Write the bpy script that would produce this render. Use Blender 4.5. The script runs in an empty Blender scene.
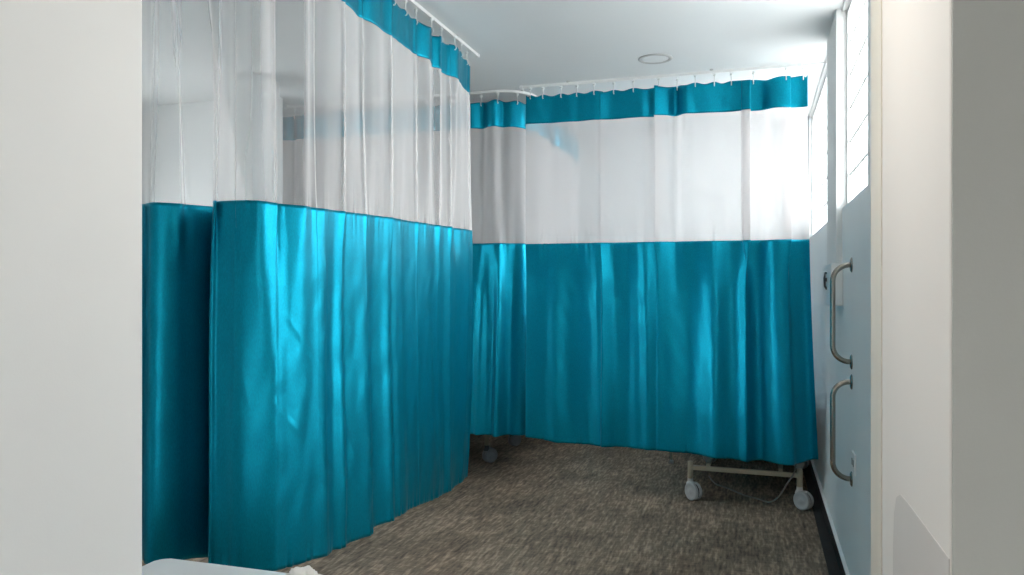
import bpy, bmesh, math, random
from mathutils import Vector, noise
random.seed(7)
PI = math.pi
scene = bpy.context.scene
COL = scene.collection

# ------------------------------------------------------------------ materials
def new_mat(name):
    m = bpy.data.materials.new(name); m.use_nodes = True
    nt = m.node_tree; nt.nodes.clear()
    out = nt.nodes.new('ShaderNodeOutputMaterial')
    return m, nt, out

def principled(name, color, rough=.6, metal=0.0, spec=.5, noise_scale=None, noise_amt=.0, bump=0.0, bump_scale=200, stretch=(1, 1, 1), sheen=0.0):
    m, nt, out = new_mat(name)
    b = nt.nodes.new('ShaderNodeBsdfPrincipled')
    b.inputs['Base Color'].default_value = (*color, 1)
    b.inputs['Roughness'].default_value = rough
    b.inputs['Metallic'].default_value = metal
    b.inputs['Specular IOR Level'].default_value = spec
    b.inputs['Sheen Weight'].default_value = sheen
    tc = nt.nodes.new('ShaderNodeTexCoord')
    mp = nt.nodes.new('ShaderNodeMapping'); mp.inputs['Scale'].default_value = stretch
    nt.links.new(tc.outputs['Object'], mp.inputs['Vector'])
    if noise_scale:
        n = nt.nodes.new('ShaderNodeTexNoise'); n.inputs['Scale'].default_value = noise_scale
        n.inputs['Detail'].default_value = 4
        nt.links.new(mp.outputs[0], n.inputs['Vector'])
        r = nt.nodes.new('ShaderNodeValToRGB')
        r.color_ramp.elements[0].position = .3; r.color_ramp.elements[1].position = .7
        r.color_ramp.elements[0].color = (*[c * (1 - noise_amt) for c in color], 1)
        r.color_ramp.elements[1].color = (*[min(1, c * (1 + noise_amt)) for c in color], 1)
        nt.links.new(n.outputs['Fac'], r.inputs['Fac'])
        nt.links.new(r.outputs['Color'], b.inputs['Base Color'])
    if bump:
        n2 = nt.nodes.new('ShaderNodeTexNoise'); n2.inputs['Scale'].default_value = bump_scale
        n2.inputs['Detail'].default_value = 3
        nt.links.new(mp.outputs[0], n2.inputs['Vector'])
        bp = nt.nodes.new('ShaderNodeBump'); bp.inputs['Strength'].default_value = bump
        bp.inputs['Distance'].default_value = .002
        nt.links.new(n2.outputs['Fac'], bp.inputs['Height'])
        nt.links.new(bp.outputs['Normal'], b.inputs['Normal'])
    nt.links.new(b.outputs[0], out.inputs['Surface'])
    return m

M = {}
M['wall'] = principled('wall_paint', (.70, .705, .70), .75, noise_scale=3, noise_amt=.015, bump=.06, bump_scale=260)
M['wall_far'] = principled('cool_wall_paint', (.80, .81, .81), .7, noise_scale=2, noise_amt=.02, bump=.06, bump_scale=220)
M['ceiling'] = principled('ceiling_paint', (.81, .82, .82), .85, noise_scale=2, noise_amt=.01, bump=.12, bump_scale=150)
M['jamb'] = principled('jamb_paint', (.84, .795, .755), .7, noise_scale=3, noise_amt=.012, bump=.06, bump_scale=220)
M['unlit_wall'] = principled('unlit_wall_tone', (.50, .49, .455), .75, noise_scale=3, noise_amt=.02, bump=.06, bump_scale=260)  # greyed to paint the unlit side of the near wall
M['jamb_shade'] = principled('painted_jamb_shade', (.68, .64, .61), .7, noise_scale=4, noise_amt=.02)  # greyer tone standing for the shadow on the passage wall
M['cream'] = principled('cream_enamel', (.84, .78, .68), .5, noise_scale=5, noise_amt=.015)
M['black'] = principled('black_skirting', (.012, .012, .012), .6, noise_scale=20, noise_amt=.2)
M['border'] = principled('dark_floor_border', (.016, .015, .014), .8, noise_scale=30, noise_amt=.25)
M['white'] = principled('white_enamel', (.82, .82, .81), .45, noise_scale=8, noise_amt=.01)
M['track'] = principled('track_enamel', (.85, .84, .82), .4, noise_scale=8, noise_amt=.01)
M['plastic'] = principled('white_plastic', (.80, .80, .79), .35, noise_scale=12, noise_amt=.01)
M['desk'] = principled('white_laminate', (.78, .79, .80), .35, noise_scale=5, noise_amt=.01)
M['tissue'] = principled('tissue_paper', (.84, .80, .76), .9, noise_scale=30, noise_amt=.02, bump=.3, bump_scale=120)
M['steel'] = principled('brushed_steel', (.36, .33, .29), .25, metal=1.0, bump=.1, bump_scale=400, stretch=(1, 1, .05))
M['dark'] = principled('dark_plastic', (.05, .055, .06), .5, noise_scale=20, noise_amt=.1)
M['bedcream'] = principled('cream_bed_enamel', (.40, .345, .25), .4, noise_scale=8, noise_amt=.03)
M['wheel'] = principled('grey_caster_tread', (.36, .37, .37), .5, noise_scale=20, noise_amt=.04)
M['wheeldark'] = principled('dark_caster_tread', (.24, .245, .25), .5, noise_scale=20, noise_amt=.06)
M['tyre'] = principled('caster_gap_rubber', (.03, .03, .032), .7, noise_scale=20, noise_amt=.1)
M['cable'] = principled('grey_cable', (.16, .15, .14), .6, noise_scale=20, noise_amt=.05)
M['mattress'] = principled('mattress_cover', (.10, .16, .24), .6, noise_scale=20, noise_amt=.05)
M['ring'] = principled('light_ring', (.52, .51, .50), .5, noise_scale=10, noise_amt=.02)

def satin(name, color):
    m, nt, out = new_mat(name)
    b = nt.nodes.new('ShaderNodeBsdfPrincipled')
    tc = nt.nodes.new('ShaderNodeTexCoord')
    mp = nt.nodes.new('ShaderNodeMapping'); mp.inputs['Scale'].default_value = (1, 1, .35)
    nt.links.new(tc.outputs['Object'], mp.inputs['Vector'])
    n = nt.nodes.new('ShaderNodeTexNoise'); n.inputs['Scale'].default_value = 260; n.inputs['Detail'].default_value = 3
    nt.links.new(mp.outputs[0], n.inputs['Vector'])
    r = nt.nodes.new('ShaderNodeValToRGB')
    r.color_ramp.elements[0].position = .3; r.color_ramp.elements[1].position = .72
    r.color_ramp.elements[0].color = (*[c * .86 for c in color], 1)
    r.color_ramp.elements[1].color = (*[c * 1.14 for c in color], 1)
    nt.links.new(n.outputs['Fac'], r.inputs['Fac'])
    nt.links.new(r.outputs['Color'], b.inputs['Base Color'])
    b.inputs['Roughness'].default_value = .42
    b.inputs['Metallic'].default_value = .82
    b.inputs['Specular IOR Level'].default_value = .4
    # crush wrinkles and weave
    n2 = nt.nodes.new('ShaderNodeTexNoise'); n2.inputs['Scale'].default_value = 420; n2.inputs['Detail'].default_value = 2
    nt.links.new(mp.outputs[0], n2.inputs['Vector'])
    bp = nt.nodes.new('ShaderNodeBump'); bp.inputs['Strength'].default_value = .25; bp.inputs['Distance'].default_value = .0012
    nt.links.new(n2.outputs['Fac'], bp.inputs['Height'])
    nt.links.new(bp.outputs['Normal'], b.inputs['Normal'])
    nt.links.new(b.outputs[0], out.inputs['Surface'])
    return m
M['teal'] = satin('teal_satin', (.0, .275, .40))

def sheer(name, opacity, color):
    m, nt, out = new_mat(name)
    tr = nt.nodes.new('ShaderNodeBsdfTransparent')
    df = nt.nodes.new('ShaderNodeBsdfDiffuse'); df.inputs['Color'].default_value = (*color, 1)
    tl = nt.nodes.new('ShaderNodeBsdfTranslucent'); tl.inputs['Color'].default_value = (*color, 1)
    mx = nt.nodes.new('ShaderNodeMixShader'); mx.inputs[0].default_value = .34
    nt.links.new(df.outputs[0], mx.inputs[1]); nt.links.new(tl.outputs[0], mx.inputs[2])
    # a thread mesh covers more of what is behind it the more obliquely it stands
    lw = nt.nodes.new('ShaderNodeLayerWeight'); lw.inputs['Blend'].default_value = .5
    mr = nt.nodes.new('ShaderNodeMapRange')
    mr.inputs['From Min'].default_value = .15; mr.inputs['From Max'].default_value = .97
    mr.inputs['To Min'].default_value = opacity; mr.inputs['To Max'].default_value = min(.95, opacity + .42)
    nt.links.new(lw.outputs['Facing'], mr.inputs['Value'])
    # fine woven thread variation
    tc = nt.nodes.new('ShaderNodeTexCoord')
    n = nt.nodes.new('ShaderNodeTexNoise'); n.inputs['Scale'].default_value = 380
    nt.links.new(tc.outputs['Object'], n.inputs['Vector'])
    ma = nt.nodes.new('ShaderNodeMath'); ma.operation = 'MULTIPLY_ADD'
    nt.links.new(n.outputs['Fac'], ma.inputs[0]); ma.inputs[1].default_value = .05
    nt.links.new(mr.outputs[0], ma.inputs[2])
    fin = nt.nodes.new('ShaderNodeMixShader')
    nt.links.new(ma.outputs[0], fin.inputs[0])
    nt.links.new(tr.outputs[0], fin.inputs[1]); nt.links.new(mx.outputs[0], fin.inputs[2])
    nt.links.new(fin.outputs[0], out.inputs['Surface'])
    return m
M['sheer'] = sheer('white_sheer_mesh', .22, (.97, .925, .915))
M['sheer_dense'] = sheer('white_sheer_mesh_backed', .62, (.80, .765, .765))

def carpet(name):
    m, nt, out = new_mat(name)
    b = nt.nodes.new('ShaderNodeBsdfPrincipled'); b.inputs['Roughness'].default_value = .85
    b.inputs['Specular IOR Level'].default_value = .25
    tc = nt.nodes.new('ShaderNodeTexCoord')
    def ns(scale, st, det=4):
        mp = nt.nodes.new('ShaderNodeMapping'); mp.inputs['Scale'].default_value = st
        nt.links.new(tc.outputs['Object'], mp.inputs['Vector'])
        n = nt.nodes.new('ShaderNodeTexNoise'); n.inputs['Scale'].default_value = scale; n.inputs['Detail'].default_value = det
        nt.links.new(mp.outputs[0], n.inputs['Vector']); return n
    a = ns(1, (62, 11, 1)); c = ns(1, (30, 3.2, 1), 3); d = ns(1, (2.2, 1.8, 1), 2); e = ns(1, (7, 70, 1), 3)
    def add(x, k, y):
        q = nt.nodes.new('ShaderNodeMath'); q.operation = 'MULTIPLY_ADD'
        nt.links.new(x, q.inputs[0]); q.inputs[1].default_value = k
        if y is None: q.inputs[2].default_value = 0
        else: nt.links.new(y, q.inputs[2])
        return q.outputs[0]
    v = add(a.outputs['Fac'], .40, None); v = add(c.outputs['Fac'], .26, v); v = add(d.outputs['Fac'], .18, v); v = add(e.outputs['Fac'], .16, v)
    r = nt.nodes.new('ShaderNodeValToRGB'); cr = r.color_ramp
    cr.elements[0].position = .36; cr.elements[0].color = (.060, .044, .032, 1)
    cr.elements[1].position = .64; cr.elements[1].color = (.42, .315, .23, 1)
    el = cr.elements.new(.5); el.color = (.185, .138, .10, 1)
    nt.links.new(v, r.inputs['Fac']); nt.links.new(r.outputs['Color'], b.inputs['Base Color'])
    bp = nt.nodes.new('ShaderNodeBump'); bp.inputs['Strength'].default_value = .5; bp.inputs['Distance'].default_value = .004
    nt.links.new(v, bp.inputs['Height']); nt.links.new(bp.outputs['Normal'], b.inputs['Normal'])
    nt.links.new(b.outputs[0], out.inputs['Surface'])
    return m
M['carpet'] = carpet('streaked_carpet')

def glass_block(name):
    m, nt, out = new_mat(name)
    tr = nt.nodes.new('ShaderNodeBsdfTransparent'); tr.inputs['Color'].default_value = (.96, .98, .98, 1)
    tl = nt.nodes.new('ShaderNodeBsdfTranslucent'); tl.inputs['Color'].default_value = (.9, .92, .92, 1)
    gl = nt.nodes.new('ShaderNodeBsdfGlossy'); gl.inputs['Roughness'].default_value = .15
    m1 = nt.nodes.new('ShaderNodeMixShader'); m1.inputs[0].default_value = .15
    nt.links.new(tr.outputs[0], m1.inputs[1]); nt.links.new(tl.outputs[0], m1.inputs[2])
    m2 = nt.nodes.new('ShaderNodeMixShader'); m2.inputs[0].default_value = .06
    nt.links.new(m1.outputs[0], m2.inputs[1]); nt.links.new(gl.outputs[0], m2.inputs[2])
    nt.links.new(m2.outputs[0], out.inputs['Surface'])
    return m
M['glass'] = glass_block('frosted_glass_block')
def translucent_joint(name):
    m, nt, out = new_mat(name)
    d = nt.nodes.new('ShaderNodeBsdfDiffuse'); d.inputs['Color'].default_value = (.85, .85, .84, 1)
    tl = nt.nodes.new('ShaderNodeBsdfTranslucent'); tl.inputs['Color'].default_value = (.85, .87, .87, 1)
    n = nt.nodes.new('ShaderNodeTexNoise'); n.inputs['Scale'].default_value = 40
    mr = nt.nodes.new('ShaderNodeMapRange'); mr.inputs['To Min'].default_value = .10; mr.inputs['To Max'].default_value = .16
    nt.links.new(n.outputs['Fac'], mr.inputs['Value'])
    mx = nt.nodes.new('ShaderNodeMixShader'); nt.links.new(mr.outputs[0], mx.inputs[0])
    nt.links.new(d.outputs[0], mx.inputs[1]); nt.links.new(tl.outputs[0], mx.inputs[2])
    nt.links.new(mx.outputs[0], out.inputs['Surface'])
    return m
M['mortar'] = translucent_joint('glass_block_joint')

# ------------------------------------------------------------------ mesh helpers
def box(bm, x0, x1, y0, y1, z0, z1):
    vs = [bm.verts.new(p) for p in ((x0, y0, z0), (x1, y0, z0), (x1, y1, z0), (x0, y1, z0), (x0, y0, z1), (x1, y0, z1), (x1, y1, z1), (x0, y1, z1))]
    for f in ((0, 3, 2, 1), (4, 5, 6, 7), (0, 1, 5, 4), (1, 2, 6, 5), (2, 3, 7, 6), (3, 0, 4, 7)):
        bm.faces.new([vs[i] for i in f])

def tube(bm, pts, r, seg=12, caps=True):
    pts = [Vector(p) for p in pts]; rings = []
    up = None
    for i, p in enumerate(pts):
        if i == 0: d = pts[1] - p
        elif i == len(pts) - 1: d = p - pts[i - 1]
        else: d = (pts[i + 1] - p).normalized() + (p - pts[i - 1]).normalized()
        d.normalize()
        if up is None:
            up = Vector((0, 0, 1)) if abs(d.z) < .9 else Vector((1, 0, 0))
        a = d.cross(up).normalized(); u = a.cross(d).normalized(); up = u
        rr = r[i] if isinstance(r, (list, tuple)) else r
        rings.append([bm.verts.new(p + (a * math.cos(2 * PI * k / seg) + u * math.sin(2 * PI * k / seg)) * rr) for k in range(seg)])
    for i in range(len(rings) - 1):
        for k in range(seg):
            bm.faces.new((rings[i][k], rings[i][(k + 1) % seg], rings[i + 1][(k + 1) % seg], rings[i + 1][k]))
    if caps:
        bm.faces.new(rings[0][::-1]); bm.faces.new(rings[-1])

def lathe(bm, prof, origin, axis, seg=28):
    """prof = [(radius, distance along axis)]"""
    o = Vector(origin); ax = Vector(axis).normalized()
    t = Vector((0, 0, 1)) if abs(ax.z) < .9 else Vector((1, 0, 0))
    a = ax.cross(t).normalized(); b = ax.cross(a)
    rings = []
    for r, h in prof:
        if r <= 1e-6: rings.append([bm.verts.new(o + ax * h)])
        else: rings.append([bm.verts.new(o + ax * h + (a * math.cos(2 * PI * k / seg) + b * math.sin(2 * PI * k / seg)) * r) for k in range(seg)])
    for i in range(len(rings) - 1):
        A, B = rings[i], rings[i + 1]
        for k in range(seg):
            k2 = (k + 1) % seg
            if len(A) == 1 and len(B) == 1: continue
            if len(A) == 1: bm.faces.new((A[0], B[k2], B[k]))
            elif len(B) == 1: bm.faces.new((A[k], A[k2], B[0]))
            else: bm.faces.new((A[k], A[k2], B[k2], B[k]))

def bevel(bm, w, seg=2):
    bmesh.ops.bevel(bm, geom=bm.edges[:], offset=w, segments=seg, affect='EDGES', profile=.5)

def obj(name, bm, mat, parent=None, smooth=False, kind=None):
    bmesh.ops.recalc_face_normals(bm, faces=bm.faces[:])
    me = bpy.data.meshes.new(name); bm.to_mesh(me); bm.free()
    me.materials.append(mat)
    if smooth:
        for p in me.polygons: p.use_smooth = True
    o = bpy.data.objects.new(name, me); COL.objects.link(o)
    if parent: o.parent = parent
    if kind: o['kind'] = kind
    return o

def boxobj(name, dims, mat, parent=None, bev=0, kind=None):
    bm = bmesh.new(); box(bm, *dims)
    if bev: bevel(bm, bev)
    return obj(name, bm, mat, parent, False, kind)

def boxes(name, lst, mat, kind=None, parent=None):
    bm = bmesh.new()
    for d in lst: box(bm, *d)
    return obj(name, bm, mat, parent, False, kind)

def tag(o, label, cat, group=None):
    o['label'] = label; o['category'] = cat
    if group: o['group'] = group
    return o

def thing(name, label, cat, loc=(0, 0, 0), rz=0, group=None):
    o = bpy.data.objects.new(name, None); COL.objects.link(o)
    o.empty_display_size = .1
    o.location = loc; o.rotation_euler = (0, 0, rz)
    return tag(o, label, cat, group)

# ------------------------------------------------------------------ the room
CZ = 2.97
S = 'structure'
boxobj('floor', (-5.1, 1.8, -2.4, 7.75, -.1, 0), M['carpet'], kind=S)
boxobj('ceiling', (-5.1, 1.8, -2.4, 7.75, CZ, CZ + .12), M['ceiling'], kind=S)
# right wall: a low wall, window openings above the sill, a pier between the windows
W1 = (3.48, 4.487); W2 = (5.047, 7.22); W3 = (2.88, 3.36); W4 = (2.8, 4.5); SILL = 1.91; LOW = .80; HEAD = 2.955  # last two window spans are added out of view, for daylight
boxes('wall_right', [(.43, .66, 1.587, W3[0], 0, CZ),
                     (.43, .66, W3[0], W3[1], 0, LOW),
                     (.43, .66, W3[1], W1[0], 0, CZ),
                     (.43, .66, W1[0], 7.6, 0, SILL),
                     (.43, .66, W2[1], 7.6, SILL, CZ),
                     (.43, .66, W3[0], 7.6, HEAD, CZ)], M['wall_far'], S)
boxobj('wall_pier', (.40, .66, W1[1], W2[0], 1.62, CZ), M['wall'], kind=S, bev=.004)
boxobj('wall_back', (-5.0, .66, 7.6, 7.75, 0, CZ), M['wall_far'], kind=S)
boxes('wall_left', [(-5.1, -4.95, .95, W4[0], 0, CZ), (-5.1, -4.95, W4[1], 7.6, 0, CZ), (-5.1, -4.95, W4[0], W4[1], 0, 1.3), (-5.1, -4.95, W4[0], W4[1], 2.2, CZ)], M['wall_far'], S)
boxobj('wall_front', (-4.95, -1.12, .96, 1.09, 0, CZ), M['wall'], kind=S)
boxobj('wall_near_unlit_skin', (.202, 1.7, .9515, .956, 0, CZ), M['unlit_wall'], kind=S)  # thin skin carrying the painted shade of this unlit face
boxobj('wall_near_left', (-1.12, -1.0, -2.2, 1.091, 0, CZ), M['wall'], kind=S, bev=.004)
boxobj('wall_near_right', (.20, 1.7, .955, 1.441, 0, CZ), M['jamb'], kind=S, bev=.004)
boxobj('added_lintel', (-1.0, .20, .955, 1.568, 2.32, CZ), M['wall'], kind=S)  # unseen, added to keep the passage lamp off the upper curtain
boxes('wall_near_side', [(1.6, 1.75, -2.2, -1.8, 0, CZ), (1.6, 1.75, -.8, .955, 0, CZ), (1.6, 1.75, -1.8, -.8, 0, .5), (1.6, 1.75, -1.8, -.8, 1.7, CZ)], M['wall'], S)
boxobj('wall_near_back', (-1.12, 1.75, -2.35, -2.2, 0, CZ), M['wall'], kind=S)
boxobj('wall_bay', (-4.95, -3.55, 5.24, 5.34, 0, CZ), M['wall_far'], kind=S)
boxobj('wall_pillar', (-3.42, -3.30, 4.607, 4.926, 0, CZ), M['wall'], kind=S, bev=.004)
# door frame post that closes the passage, with the shadow gap before it
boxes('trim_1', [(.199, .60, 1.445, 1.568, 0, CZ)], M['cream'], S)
# thin panel that paints the shadow on the lower passage wall
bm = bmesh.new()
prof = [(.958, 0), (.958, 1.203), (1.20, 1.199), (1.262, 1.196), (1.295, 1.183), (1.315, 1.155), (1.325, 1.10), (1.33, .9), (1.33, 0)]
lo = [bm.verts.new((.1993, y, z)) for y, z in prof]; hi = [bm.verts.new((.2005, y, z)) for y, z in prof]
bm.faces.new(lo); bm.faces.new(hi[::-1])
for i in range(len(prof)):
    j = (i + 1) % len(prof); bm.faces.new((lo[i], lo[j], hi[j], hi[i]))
obj('jamb_shade_panel', bm, M['jamb_shade'], kind=S)
boxes('baseboard_right', [(.414, .431, 1.587, 7.6, 0, .095)], M['black'], S)
boxes('skirting_lit_edge', [(.412, .431, 1.587, 7.6, .095, .099)], M['white'], S)  # pale strip painting the light caught along the skirting's top edge
boxes('trim_4', [(.357, .416, 1.587, 7.6, 0, .006)], M['border'], S)
boxes('baseboard_back', [(-4.95, .43, 7.585, 7.601, 0, .095)], M['black'], S)

def window(name, y0, y1, ncol, z0=SILL, nr=6):
    """white frame, mortar grid and a frosted pane set back in the opening"""
    z1 = HEAD
    xg = .470
    bm = bmesh.new()
    fw = .025
    for d in ((.455, .50, y0, y0 + fw, z0, z1), (.455, .50, y1 - fw, y1, z0, z1), (.455, .50, y0, y1, z0, z0 + fw), (.455, .50, y0, y1, z1 - fw, z1)):
        box(bm, *d)
    root = obj(name, bm, M['white'], kind=S)
    bm = bmesh.new()
    dy = (y1 - y0 - 2 * fw) / ncol
    for i in range(1, ncol):
        box(bm, xg - .004, xg + .002, y0 + fw + i * dy - .007, y0 + fw + i * dy + .007, z0, z1)
    dz = (z1 - z0) / nr
    for i in range(1, nr):
        box(bm, xg - .004, xg + .002, y0, y1, z0 + i * dz - .007, z0 + i * dz + .007)
    obj('glazing_grid', bm, M['mortar'], root)
    bm = bmesh.new(); box(bm, xg, xg + .006, y0 + .01, y1 - .01, z0 + .01, z1 - .01)
    obj('pane', bm, M['glass'], root)
window('window_1', *W1, 5)
window('window_2', *W2, 12)
window('added_window_3', *W3, 3, LOW, 12)  # added out of view to throw daylight on the left curtain
w5 = boxes('added_window_5', [(1.66, 1.70, -1.8, -1.76, .5, 1.7), (1.66, 1.70, -.84, -.8, .5, 1.7), (1.66, 1.70, -1.8, -.8, .5, .54), (1.66, 1.70, -1.8, -.8, 1.66, 1.7)], M['white'], S)  # added beside the camera, unseen, to brighten the near left wall
boxobj('pane', (1.678, 1.682, -1.77, -.83, .53, 1.67), M['glass'], w5)  # pane of the added window beside the camera
w4 = boxes('added_window_4', [(-5.04, -5.0, W4[0], W4[0] + .04, 1.3, 2.2), (-5.04, -5.0, W4[1] - .04, W4[1], 1.3, 2.2), (-5.04, -5.0, 3.63, 3.67, 1.3, 2.2), (-5.04, -5.0, W4[0], W4[1], 1.3, 1.34), (-5.04, -5.0, W4[0], W4[1], 2.16, 2.2)], M['white'], S)  # added out of view to light the left bay
boxobj('pane', (-5.022, -5.018, W4[0] + .03, W4[1] - .03, 1.33, 2.17), M['glass'], w4)  # pane of the added window in the left bay

# ------------------------------------------------------------------ curtains
def smooth(a, b, x):
    t = max(0, min(1, (x - a) / (b - a))); return t * t * (3 - 2 * t)

def make_path(segs):
    """segs: list of ('l', p0, p1) or ('a', centre, radius, ang0, ang1); returns length and f(s) -> x, y, nx, ny"""
    L = []; tot = 0
    for g in segs:
        l = math.dist(g[1], g[2]) if g[0] == 'l' else abs(g[4] - g[3]) * g[2]
        L.append((tot, l, g)); tot += l
    def f(s, side):
        s = max(0, min(tot, s))
        for st, l, g in L:
            if s <= st + l + 1e-9:
                t = (s - st) / l
                if g[0] == 'l':
                    (x0, y0), (x1, y1) = g[1], g[2]
                    dx, dy = (x1 - x0) / l, (y1 - y0) / l
                    x, y = x0 + (x1 - x0) * t, y0 + (y1 - y0) * t
                else:
                    a = g[3] + (g[4] - g[3]) * t; sg = 1 if g[4] > g[3] else -1
                    x, y = g[1][0] + g[2] * math.cos(a), g[1][1] + g[2] * math.sin(a)
                    dx, dy = -math.sin(a) * sg, math.cos(a) * sg
                return x, y, dy * side, -dx * side, dx, dy
    return tot, f

def folds(seed, lam):
    rnd = random.Random(seed)
    ph = [rnd.uniform(0, 2 * PI) for _ in range(8)]
    def F(s):
        w = s + .22 * lam * math.sin(2 * PI * s / (lam * 2.7) + ph[0]) + .12 * lam * math.sin(2 * PI * s / (lam * 5.1) + ph[1])
        a = math.sin(2 * PI * w / lam + ph[2])
        b = math.sin(2 * PI * w / (lam * .53) + ph[3])
        c = math.sin(2 * PI * w / (lam * 1.73) + ph[4])
        m = .75 + .45 * math.sin(2 * PI * s / (lam * 6.3) + ph[5])
        return m * (.66 * a + .18 * b + .45 * c)
    return F

def curtain(name, label, group, path, side, seed, lam_top, lam_bot, amp, ztop, zband, zbound, zhem, extra, hooks, sheer_mat, base, dens=150, pleats=()):
    Ltot, pf = path
    root = thing(name, label, 'curtain', base, group=group)
    Ft, Fb, Fw = folds(seed, lam_top), folds(seed + 11, lam_bot), folds(seed + 23, .045)
    ns = int(Ltot * dens)
    hs = sorted(hooks)
    def sag(s):
        prev = max([h for h in hs if h <= s], default=0); nxt = min([h for h in hs if h > s], default=Ltot)
        if nxt - prev < 1e-6: return 0
        t = (s - prev) / (nxt - prev)
        return .013 * math.sin(PI * t) ** 2
    def P(s, z):
        x, y, nx, ny, dx, dy = pf(s, side)
        zt, zh = ztop(s), zhem(s)
        v = max(0, min(1, (zt - z) / (zt - zh)))               # 0 at the top, 1 at the hem
        k = smooth(.15, .75, v)
        A = amp(s, v)
        off = A * ((1 - k) * Ft(s + .01 * v) + k * Fb(s + .03 * math.sin(2 * v + seed)))
        zb = zbound(s)
        d = abs(z - zb)
        pucker = .0030 * Fw(s) * math.exp(-d / .05) + .0038 * Fw(s * 1.1 + .3) * math.exp(-abs(z - zh) / .035)
        wr = noise.noise(Vector((s * 5.5, z * 1.3, seed * 3.1))) * .012 * v + noise.noise(Vector((s * 16 + z * 5, z * 6 - s * 4, seed * 1.7))) * (.0032 * smooth(.40, .55, v) + .004 * (1 - smooth(.06, .12, v)))
        off += pucker + wr
        q, po = 0, 0
        for c, hw in pleats:
            u = (s - c) / hw
            if abs(u) < 3:
                e = u * math.exp(-u * u)
                q -= 2.6 * hw * e * (1 - (.75 if hw > .015 else .95) * smooth(.40, .55, v)); po += min(.022, 1.1 * hw) * e * (1 - (.4 if hw > .015 else .85) * smooth(.35, .6, v))
        tx = q; off += po
        if extra:
            o2, t2, tz = extra(s, v, z)
            off += o2; tx += t2; z = z + tz
        return Vector((x + nx * off + dx * tx, y + ny * off + dy * tx, z)) - Vector(base)
    def grid(nm, zlo, zhi, nz, mat, solid, hemroll=False):
        bm = bmesh.new(); rows = []
        for j in range(nz + 1):
            row = []
            for i in range(ns + 1):
                s = Ltot * i / ns
                a, b = zlo(s), zhi(s)
                z = a + (b - a) * (j / nz)
                row.append(bm.verts.new(P(s, z)))
            rows.append(row)
        for j in range(nz):
            for i in range(ns):
                bm.faces.new((rows[j][i], rows[j][i + 1], rows[j + 1][i + 1], rows[j + 1][i]))
        o = obj(nm, bm, mat, root, True)
        if solid:
            md = o.modifiers.new('cloth_thickness', 'SOLIDIFY'); md.thickness = .0016; md.offset = 0
        return o
    hd = grid('header_band', zband, lambda s: ztop(s) - sag(s), 14, M['teal'], True)
    sm = grid('mesh_panel', zbound, zband, 40, sheer_mat, False)
    dr = grid('drape', zhem, zbound, 90, M['teal'], True)
    # hooks that run in the track and hold the top edge
    hb = None
    for s in hooks:
        x, y, nx, ny, dx, dy = pf(s, side)
        if hb is None:
            bm = bmesh.new()
            tube(bm, [(0, 0, .0675), (0, 0, .012)], .0036, 8)
            tube(bm, [(0, 0, .014), (0, -.007, .006), (0, -.010, -.004), (0, -.006, -.014), (0, .002, -.016), (0, .006, -.008)], .0034, 8)
            box(bm, -.010, .010, -.006, .006, .050, .062)
            o = obj('hook', bm, M['plastic'], root, True); hb = o
        else:
            o = hb.copy(); COL.objects.link(o); o.parent = root
        top = P(s, ztop(s) - sag(s))
        o.location = (top.x + nx * .002, top.y + ny * .002, ztop(s) - .012 - base[2])
        o.rotation_euler = (0, 0, math.atan2(ny, nx) + PI / 2)
    return root

# front-left curtain: runs along the aisle, then turns the corner towards the left
pA = make_path([('l', (-1.68, 4.56), (-1.68, 2.72)), ('a', (-1.92, 2.72), .24, 0, -PI / 2), ('l', (-1.92, 2.48), (-3.6, 2.48))])
def gauss(s, c, w): return math.exp(-((s - c) / w) ** 2)
def lerp_tab(tab):
    def f(s):
        if s <= tab[0][0]: return tab[0][1]
        for (a, va), (b, vb) in zip(tab, tab[1:]):
            if s <= b: return va + (vb - va) * smooth(a, b, s)
        return tab[-1][1]
    return f
hemA = lerp_tab([(0, .335), (.4, .335), (1.1, .385), (1.6, .40), (1.9, .425), (2.2, .445), (2.6, .45), (4, .45)])
_h = hemA
def hemA(s): return _h(s) - .09 * gauss(s, 2.31, .07)
bndA = lerp_tab([(0, 1.845), (1.0, 1.83), (1.9, 1.812), (2.2, 1.818), (4, 1.82)])
SC = 1.84 + .377                      # arc end
WRINK = [(1.98, 1.40, 1.62, .98, .009), (2.06, 1.10, 1.88, .90, .007), (1.62, 1.00, 1.52, .74, .008), (1.30, .90, 1.05, .62, .006), (1.75, 1.62, 1.70, 1.30, .006),
         (.70, .80, .52, .52, .006), (1.60, .75, 1.40, .52, .006), (.90, 1.30, .78, 1.05, .005), (2.16, 1.3, 2.08, 1.0, .005)]
RIDGE = [(.30, .05, -.03, 0), (.077, .014, .009, 0), (.401, .014, .010, 0), (.547, .014, .008, .02), (.828, .014, .010, 0), (1.141, .014, .010, 0), (1.402, .014, .010, -.01), (1.605, .014, .010, 0)]
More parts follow.
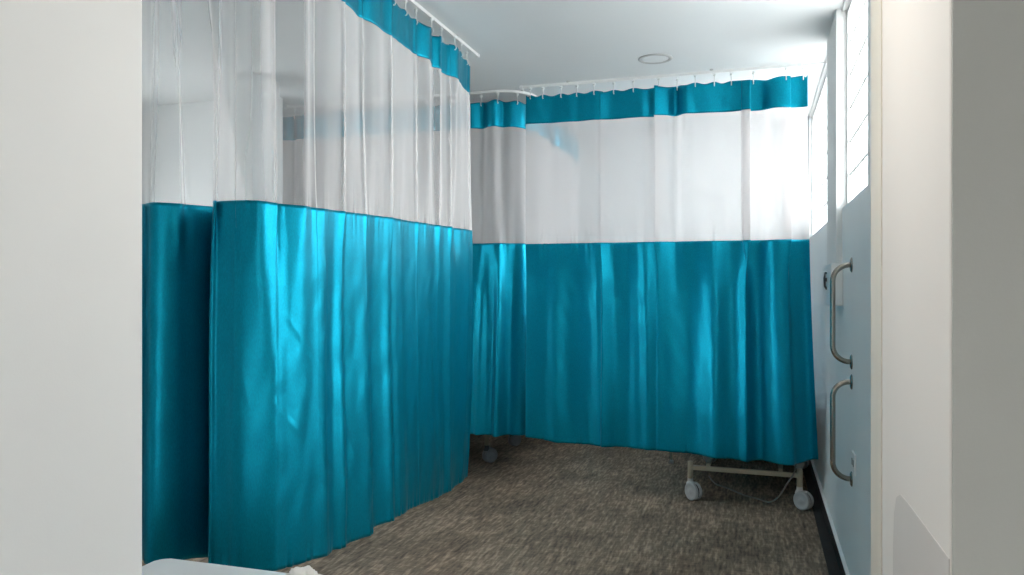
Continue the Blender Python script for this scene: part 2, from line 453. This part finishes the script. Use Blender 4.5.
def extraA(s, v, z):
    k = smooth(.05, .5, v)
    vs_ = SC + .085
    o = -.30 * (gauss(s, vs_, .028) if s < vs_ else gauss(s, vs_, .10)) * (.10 + .90 * k) + .035 * gauss(s, SC + .24, .06) * k
    if v > .35:
        for s0, z0, s1, z1, am in WRINK:          # slanting pull creases in the satin
            dx_, dz_ = s1 - s0, z1 - z0; ll = math.hypot(dx_, dz_)
            t_ = ((s - s0) * dx_ + (z - z0) * dz_) / (ll * ll)
            if -.1 < t_ < 1.1:
                dd = ((s - s0) * dz_ - (z - z0) * dx_) / ll
                o += .32 * am * math.exp(-(dd / .012) ** 2) * smooth(-.1, .25, t_) * (1 - smooth(.7, 1.1, t_))
    o += .022 * smooth(SC - .235 - .03 * k, SC - .215 + .03 * k, s) * (1 - smooth(SC + .02, SC + .06, s)) * (.4 + .6 * k)
    o += .020 * gauss(s, SC + .30, .06)
    o += .05 * smooth(.55, 1, v) * gauss(s, 1.1, .9) * .4
    rk = (1 - .85 * smooth(.42, .50, v)) * (.35 + .65 * smooth(.05, .14, v))
    for c, wd, am, sl in RIDGE:
        q = (s - c - sl * (v - .2)) / wd
        if abs(q) < 4: o += am * rk * math.exp(-q * q)
    tx = 0
    if s < .12: o += -.03 * (1 - s / .12) * (1 - .5 * v)
    tx += .15 * gauss(s, 0, .30) * v ** 4 - .085 * gauss(s, 0, .30)
    return o, tx, 0
def ampA(s, v):
    a = .022 + .012 * smooth(1.7, 2.1, s) - .011 * (1 - smooth(.9, 1.4, s)) * smooth(.3, .5, v)
    return a * (1.1 - .35 * smooth(.2, .55, v) + .15 * v)
hkA = [4.56 - y for y in (4.44, 4.305, 4.19, 4.05, 3.895, 3.745, 3.60, 3.45, 3.30, 3.14, 2.98, 2.82)] + [1.93, 2.10, 2.27, 2.42, 2.58, 2.74, 2.9, 3.06, 3.22, 3.38, 3.54, 3.72]
curtain('privacy_curtain', 'nearest teal and white privacy curtain on the left, wrapping a rounded corner', 'cubicle privacy curtains',
        pA, -1, 3, .27, .21, ampA, lambda s: 2.885, lambda s: 2.70, bndA, hemA, extraA, hkA, M['sheer'], (-1.68, 3.4, 0), dens=260, pleats=((2.225, .020), (.077, .009), (.401, .009), (.547, .008), (.828, .009), (1.141, .009), (1.402, .008), (1.605, .008), (1.80, .006), (2.005, .009), (2.146, .008), (2.42, .009), (2.51, .008), (2.60, .008)))

# right-hand back curtain in front of the bed
pB = make_path([('l', (-1.600, 5.49), (.318, 5.48))])
hemB = lerp_tab([(0, .392), (.3, .365), (.9, .366), (1.3, .358), (1.53, .342), (1.8, .348), (1.96, .38)])
def ampB(s, v):
    a = .018 + .010 * smooth(.95, 1.35, s)
    return a * (1.1 + .55 * (1 - smooth(.05, .2, v)))
def extraB(s, v, z):
    o = .10 * smooth(.45, 1, v) * smooth(.5, 1.4, s) + .02 * v
    kb = smooth(.30, .60, v) * (.6 + .4 * v)
    for c, a_ in ((.05, .03), (.235, .045), (.555, .062), (.835, .050), (1.06, .035), (1.325, .050), (1.70, .055)):
        o += kb * a_ * (gauss(s, c + .02 * math.sin(3 * v + c * 9), .075) - .22)
    o += .045 * (gauss(s, 1.50, .040) + gauss(s, 1.76, .055)) * (.4 + .6 * v) - .040 * (gauss(s, 1.615, .05) + gauss(s, 1.88, .04)) * (.3 + .7 * v)
    tx = .062 * gauss(s, 1.92, .3) * v * v - .02 * gauss(s, 0, .12) * v
    return o, tx, 0
hkB = [x + 1.600 for x in (-1.567, -1.477, -1.343, -1.229, -1.101, -.964, -.824, -.67, -.527, -.40, -.275, -.175, .009, .133, .294)]
curtain('privacy_curtain', 'teal and white privacy curtain hanging in front of the bed, ending beside the right wall', 'cubicle privacy curtains',
        pB, 1, 9, .24, .27, ampB, lambda s: 2.883, lambda s: 2.675, lambda s: 1.807, hemB, extraB, hkB, M['sheer_dense'], (-.66, 5.49, 0), dens=260, pleats=((1.53, .058), (1.785, .052), (.94, .03), (.55, .02)))

# rear-left curtain: runs behind the front one and bends back to divide the two beds
pC = make_path([('l', (-3.95, 5.545), (-1.88, 5.545)), ('a', (-1.88, 5.80), .255, -PI / 2, 0), ('l', (-1.625, 5.80), (-1.625, 7.3))])
def ampC(s, v): return .036 * (.8 + .3 * v)
hkC = [.08 + i * .145 for i in range(26)]
curtain('privacy_curtain', 'teal and white privacy curtain between the two nearer ones, bending away at its right end', 'cubicle privacy curtains',
        pC, 1, 17, .22, .20, ampC, lambda s: 2.885, lambda s: 2.684, lambda s: 1.82, lambda s: .385, None, hkC, M['sheer_dense'], (-2.9, 5.545, 0))

# ------------------------------------------------------------------ curtain tracks
def track(name, label, path, zc, base, w=.020, h=.018, rod=None):
    Ltot, pf = path
    bm = bmesh.new(); n = max(2, int(Ltot / .03)); rings = []
    for i in range(n + 1):
        x, y, nx, ny, dx, dy = pf(Ltot * i / n, 1)
        rings.append([bm.verts.new((x + nx * a - base[0], y + ny * a - base[1], zc + b - base[2])) for a, b in ((-w / 2, -h / 2), (w / 2, -h / 2), (w / 2, h / 2), (-w / 2, h / 2))])
    for i in range(n):
        for k in range(4):
            bm.faces.new((rings[i][k], rings[i][(k + 1) % 4], rings[i + 1][(k + 1) % 4], rings[i + 1][k]))
    bm.faces.new(rings[0][::-1]); bm.faces.new(rings[-1])
    root = thing(name, label, 'curtain track', base, group='ceiling curtain tracks')
    obj('rail', bm, M['track'], root)
    for s in (0, Ltot):
        x, y, nx, ny, dx, dy = pf(s, 1)
        bm = bmesh.new(); r = .013
        box(bm, x - base[0] - r, x - base[0] + r, y - base[1] - r, y - base[1] + r, zc - .013 - base[2], zc + .011 - base[2]); bevel(bm, .003)
        obj('end_cap', bm, M['plastic'], root)
    ds = [.35 + i * 1.0 for i in range(int((Ltot - .3) / 1.0) + 1)]
    for s in ds:
        x, y, nx, ny, dx, dy = pf(s, 1)
        bm = bmesh.new()
        lathe(bm, [(0, zc + h / 2 - .002 - base[2]), (.012, zc + h / 2 - .002 - base[2]), (.012, CZ + .001 - base[2]), (0, CZ + .001 - base[2])], (x - base[0], y - base[1], 0), (0, 0, 1), 12)
        obj('ceiling_fixing', bm, M['ring'], root)
    if rod:
        bm = bmesh.new(); tube(bm, [Vector(p) - Vector(base) for p in rod], .003, 8)
        obj('wall_rod', bm, M['ring'], root)
    return root
TZ = 2.950
track('curtain_track', 'white ceiling track along the aisle above the nearest curtain', make_path([('l', (-1.68, 4.65), (-1.68, 2.72)), ('a', (-1.92, 2.72), .24, 0, -PI / 2), ('l', (-1.92, 2.48), (-3.65, 2.48))]), TZ, (-1.68, 3.4, 2.94))
track('curtain_track', 'straight white ceiling track over the curtain in front of the bed', make_path([('l', (-1.645, 5.50), (.27, 5.48))]), TZ, (-.66, 5.49, 2.94), rod=[(.27, 5.48, TZ), (.432, 5.475, TZ + .004)])
track('curtain_track', 'white ceiling track with a bent right end over the rear left curtain', make_path([('l', (-4.0, 5.545), (-1.88, 5.545)), ('a', (-1.88, 5.80), .255, -PI / 2, 0), ('l', (-1.625, 5.80), (-1.625, 7.35))]), TZ, (-2.9, 5.545, 2.94))

# ------------------------------------------------------------------ ceiling light (switched off)
cl = thing('ceiling_light', 'round flat ceiling light, switched off, with a thin grey rim', 'ceiling light', (-.628, 5.12, CZ))
bm = bmesh.new(); lathe(bm, [(.084, -.002), (.088, -.006), (.104, -.007), (.110, -.003), (.110, .001), (.084, .001), (.084, -.002)], (0, 0, 0), (0, 0, 1), 48)
obj('rim', bm, M['ring'], cl, True)
bm = bmesh.new(); lathe(bm, [(0, -.004), (.075, -.004), (.085, -.0025), (.085, .001), (0, .001)], (0, 0, 0), (0, 0, 1), 48)
obj('diffuser', bm, M['ceiling'], cl, True)

# ------------------------------------------------------------------ grab bars on the right wall
def grab_bar(z0, z1, label, first):
    if first is not None:
        r = first.copy(); COL.objects.link(r); r.location.z = z0; r['label'] = label
        for ch in first.children:
            c = ch.copy(); COL.objects.link(c); c.parent = r
        return r
    h = z1 - z0; out = .085; rad = .075
    r = thing('grab_bar', label, 'grab bar', (.43, 4.033, z0), group='steel grab bars on the right wall')
    pts = [(-.001, 0, 0)]
    for k in range(0, 11):
        a = PI / 2 * k / 10
        pts.append((-(out - rad) - rad * math.sin(a), 0, rad - rad * math.cos(a)))
    for k in range(10, -1, -1):
        a = PI / 2 * k / 10
        pts.append((-(out - rad) - rad * math.sin(a), 0, h - rad + rad * math.cos(a)))
    pts.append((-.001, 0, h))
    bm = bmesh.new(); tube(bm, pts, .0125, 16)
    obj('bar', bm, M['steel'], r, True)
    for z in (0, h):
        bm = bmesh.new(); lathe(bm, [(0, .001), (.036, .001), (.036, -.003), (.030, -.007), (.0125, -.008), (0, -.008)], (0, 0, z), (1, 0, 0), 28)
        obj('wall_flange', bm, M['steel'], r, True)
    return r
gb = grab_bar(1.14, 1.60, 'upper steel grab bar on the right wall, in front of the white box', None)
grab_bar(.585, 1.045, 'lower steel grab bar on the right wall, above the socket', gb)

# ------------------------------------------------------------------ white wall box with a dark clip
wb = thing('wall_dispenser', 'small white wall box with a dark clip behind the upper grab bar', 'dispenser', (.43, 4.62, 1.395))
bm = bmesh.new(); box(bm, -.060, .001, -.18, .18, 0, .225); bevel(bm, .006, 2)
obj('case', bm, M['plastic'], wb)
bm = bmesh.new(); tube(bm, [(-.058, .06, .175), (-.068, .06, .180), (-.072, .06, .150), (-.070, .06, .105), (-.060, .06, .085)], .006, 8)
obj('clip', bm, M['dark'], wb, True)
bm = bmesh.new(); lathe(bm, [(0, 0), (.011, 0), (.011, .016), (0, .018)], (-.060, .06, .14), (-1, 0, 0), 14)
obj('button', bm, M['dark'], wb, True)

so = thing('wall_socket', 'small white socket plate just above the foot of the lower grab bar', 'socket', (.43, 3.93, .635))
bm = bmesh.new(); box(bm, -.008, .001, -.055, .055, 0, .095); bevel(bm, .003, 2)
obj('plate', bm, M['plastic'], so)
for yy in (-.024, .024):
    bm = bmesh.new(); box(bm, -.0095, -.006, yy - .010, yy + .010, .034, .066); bevel(bm, .0015, 1)
    obj('outlet', bm, M['dark'], so)

# ------------------------------------------------------------------ hospital beds
def bed(label, loc, rz, wheelmat):
    r = thing('hospital_bed', label, 'bed', loc, rz, group='hospital beds')
    W, Lc = .361, 1.24                    # half caster width, caster wheelbase (local +y runs to the head)
    def caster(x, y, turn):
        cb = bmesh.new()
        lathe(cb, [(0, .148), (.020, .148), (.020, .128), (.026, .118), (.030, .105), (0, .100)], (0, 0, 0), (0, 0, 1), 18)
        box(cb, -.018, .018, -.010, .050, .098, .124)
        box(cb, -.010, .010, -.006, .046, .055, .105)
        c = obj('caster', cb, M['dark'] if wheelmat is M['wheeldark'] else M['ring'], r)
        c.location = (x, y, 0); c.rotation_euler = (0, 0, turn)
        for sx in (-1, 1):
            wm = bmesh.new()
            lathe(wm, [(0, .006), (.058, .006), (.0625, .010), (.0625, .024), (.056, .030), (.048, .031), (.044, .027), (.020, .027), (.016, .032), (0, .033)], (0, .030, .0625), (sx, 0, 0), 28)
            w = obj('wheel', wm, wheelmat, c, True)
        gm = bmesh.new(); lathe(gm, [(0, -.007), (.055, -.007), (.055, .007), (0, .007)], (0, .030, .0625), (1, 0, 0), 24)
        obj('wheel_core', gm, M['tyre'], c, True)
        return c
    for x in (-W, W):
        for y in (0, Lc):
            caster(x, y, math.radians(-131) if x < 0 else math.radians(-125))
            pb = bmesh.new(); lathe(pb, [(0, .140), (.019, .140), (.019, .262), (.014, .268), (0, .268)], (x, y, 0), (0, 0, 1), 18)
            obj('corner_post', pb, M['bedcream'], r, True)
    for y in (0, Lc):
        bm = bmesh.new(); box(bm, -W, W, y - .014, y + .014, .208, .240); bevel(bm, .005, 2)
        obj('cross_bar', bm, M['bedcream'], r)
    for x in (-.24, .24):
        bm = bmesh.new(); box(bm, x - .014, x + .014, .0, Lc, .236, .262); bevel(bm, .004, 2)
        obj('side_rail', bm, M['bedcream'], r)
    for y in (.30, .95):
        for x in (-.24, .24):
            bm = bmesh.new(); tube(bm, [(x, y, .25), (x, y + .12, .50)], .015, 10)
            obj('lift_arm', bm, M['bedcream'], r, True)
    bm = bmesh.new(); box(bm, -.43, .43, .03, 1.74, .49, .54); bevel(bm, .01, 2)
    obj('deck', bm, M['bedcream'], r)
    bm = bmesh.new(); box(bm, -.42, .42, .04, 1.70, .54, .67); bevel(bm, .03, 3)
    obj('mattress', bm, M['mattress'], r)
    for nm, y, z1 in (('footboard', .015, .90), ('headboard', 1.75, 1.02)):
        bm = bmesh.new(); box(bm, -.43, .43, y - .015, y + .015, .46, z1); bevel(bm, .012, 2)
        obj(nm, bm, M['white'], r)
    return r
bed('hospital bed whose two pale casters show under the curtain beside the right wall', (-.087, 5.64, 0), math.radians(-2), M['wheel'])
bed('hospital bed with dark casters in the shade under the rear left curtain', (-2.19, 6.66, 0), math.radians(90), M['wheeldark'])

# mains cable hanging from the bed and lying on the carpet
def spline(pts, n=10):
    pts = [Vector(p) for p in pts]; out = []
    for i in range(len(pts) - 1):
        p0 = pts[max(0, i - 1)]; p1 = pts[i]; p2 = pts[i + 1]; p3 = pts[min(len(pts) - 1, i + 2)]
        for k in range(n):
            t = k / n
            out.append(.5 * ((2 * p1) + (-p0 + p2) * t + (2 * p0 - 5 * p1 + 4 * p2 - p3) * t * t + (-p0 + 3 * p1 - 3 * p2 + p3) * t ** 3))
    out.append(pts[-1]); return out
bm = bmesh.new()
tube(bm, spline([(.275, 5.66, .44), (.250, 5.61, .30), (.235, 5.61, .235), (.195, 5.62, .165), (.14, 5.66, .06), (.079, 5.71, .006), (.0, 5.78, .006), (-.096, 5.855, .006), (-.20, 6.0, .006), (-.299, 6.121, .006), (-.36, 6.35, .006)]), .0055, 8)
tag(obj('power_cable', bm, M['cable'], None, True), 'thin grey cable looping down from the bed beside the right wall to the carpet', 'cable')

# pale pole foot on the floor left of the bed
pl = thing('support_pole', 'pale slim pole standing on the carpet left of the bed casters', 'pole', (-.690, 6.75, 0))
bm = bmesh.new(); tube(bm, [(0, 0, .012), (0, 0, 1.25)], .011, 12); obj('shaft', bm, M['bedcream'], pl, True)
bm = bmesh.new(); lathe(bm, [(0, 0), (.017, 0), (.016, .02), (.012, .03), (0, .03)], (0, 0, 0), (0, 0, 1), 14); obj('foot', bm, M['ring'], pl, True)
bm = bmesh.new(); tube(bm, spline([(0, 0, 1.25), (0, .012, 1.29), (0, .06, 1.305), (0, .10, 1.28)], 6), .011, 12); obj('handle', bm, M['bedcream'], pl, True)

# ------------------------------------------------------------------ white desk at the lower left, with a crumpled tissue
dk = thing('desk', 'white desk whose back corner shows at the lower left, below the curtain', 'desk', (-.93, 1.45, 0))
x0, x1, y0, y1 = -.64, .62, -.35, .333
bm = bmesh.new()
R = .03; prof = []
for cx, cy, a0 in ((x1 - R, y1 - R, 0), (x0 + R, y1 - R, PI / 2), (x0 + R, y0 + R, PI), (x1 - R, y0 + R, 1.5 * PI)):
    for k in range(7):
        a = a0 + PI / 2 * k / 6; prof.append((cx + R * math.cos(a), cy + R * math.sin(a)))
lo = [bm.verts.new((x, y, .722)) for x, y in prof]; hi = [bm.verts.new((x, y, .750)) for x, y in prof]
bm.faces.new(lo[::-1]); bm.faces.new(hi)
for i in range(len(prof)):
    j = (i + 1) % len(prof); bm.faces.new((lo[i], lo[j], hi[j], hi[i]))
bmesh.ops.bevel(bm, geom=[e for e in bm.edges if abs(e.verts[0].co.z - .75) < 1e-5 and abs(e.verts[1].co.z - .75) < 1e-5], offset=.003, segments=2, affect='EDGES')
obj('desktop', bm, M['desk'], dk)
for lx in (x0 + .05, x1 - .05):
    for ly in (y0 + .05, y1 - .05):
        bm = bmesh.new(); box(bm, lx - .02, lx + .02, ly - .02, ly + .02, 0, .722); bevel(bm, .004, 1)
        obj('leg', bm, M['white'], dk)
bm = bmesh.new(); box(bm, x0 + .06, x1 - .06, y1 - .06, y1 - .04, .45, .722)
obj('modesty_panel', bm, M['desk'], dk)

bm = bmesh.new()
bmesh.ops.create_icosphere(bm, subdivisions=5, radius=1)
for v in bm.verts:
    p = v.co.copy()
    n1 = noise.noise(p * 1.7 + Vector((3, 1, 5))); n2 = noise.noise(p * 4 + Vector((9, 2, 1)))
    rr = 1 + .35 * n1 + .22 * abs(n2) + .10 * abs(noise.noise(p * 9))
    v.co = Vector((p.x * .052 * rr, p.y * .028 * rr, max(-.014, p.z * .024 * rr) + .014))
for v in bm.verts:
    if v.co.x > .018: v.co.z *= .65
ti = tag(obj('tissue', bm, M['tissue'], None, True), 'crumpled off-white tissue lying at the back edge of the white desk', 'tissue')
ti.location = (-1.085, 1.735, .750)

# ------------------------------------------------------------------ light
w = bpy.data.worlds.new('sky'); scene.world = w; w.use_nodes = True
bg = w.node_tree.nodes['Background']
wn = w.node_tree
tcw = wn.nodes.new('ShaderNodeTexCoord'); sep = wn.nodes.new('ShaderNodeSeparateXYZ'); mrw = wn.nodes.new('ShaderNodeMapRange')
wn.links.new(tcw.outputs['Generated'], sep.inputs[0]); wn.links.new(sep.outputs['Z'], mrw.inputs['Value'])
mrw.inputs['From Min'].default_value = -.25; mrw.inputs['From Max'].default_value = .35
mrw.inputs['To Min'].default_value = 5.0; mrw.inputs['To Max'].default_value = 21     # street below, overcast sky above
wn.links.new(mrw.outputs[0], bg.inputs['Strength'])
bg.inputs['Color'].default_value = (.965, .985, 1.0, 1)

def portal(y0, y1, z0=SILL):
    l = bpy.data.lights.new('window_portal', 'AREA'); l.shape = 'RECTANGLE'
    l.size = HEAD - z0; l.size_y = y1 - y0
    l.cycles.is_portal = True
    o = bpy.data.objects.new('window_portal', l); COL.objects.link(o)
    o.location = (.70, (y0 + y1) / 2, (z0 + HEAD) / 2)
    o.rotation_euler = (0, PI / 2, 0)          # facing -X, into the room
    return o
portal(*W1); portal(*W2); portal(*W3, LOW)
p5 = portal(-1.8, -.8, .7); p5.data.size = 1.2; p5.location = (1.78, -1.3, 1.1)
p4 = portal(*W4, 1.3); p4.data.size = .9; p4.location = (-5.12, 3.65, 1.75); p4.rotation_euler = (0, -PI / 2, 0)

def lamp(name, loc, power, size, color, rot=(0, 0, 0)):
    l = bpy.data.lights.new(name, 'AREA'); l.shape = 'DISK'; l.size = size; l.energy = power; l.color = color
    o = bpy.data.objects.new(name, l); COL.objects.link(o); o.location = loc; o.rotation_euler = rot
    return o
lamp('passage_fill_lamp', (-.28, 1.22, 2.31), 5.6, .20, (1, .95, .88))  # unseen fill lamp added to brighten the jamb and left wall

# ------------------------------------------------------------------ camera
cam = bpy.data.cameras.new('camera'); co = bpy.data.objects.new('camera', cam); COL.objects.link(co)
cam.sensor_width = 36; cam.lens = 785 * 36 / 1024
cam.clip_start = .02
cam.shift_y = -1.5 / 1024
co.location = (0, 0, 1.5)
co.rotation_euler = (PI / 2, 0, math.atan(245 / 785))
scene.camera = co
vs = scene.view_settings
vs.view_transform = 'Standard'; vs.look = 'None'; vs.gamma = 1; vs.use_curve_mapping = False
vs.exposure = 0.40
scene.cycles.use_denoising = True
scene.cycles.max_bounces = 12; scene.cycles.diffuse_bounces = 8; scene.cycles.transparent_max_bounces = 16
scene.cycles.sample_clamp_indirect = 8
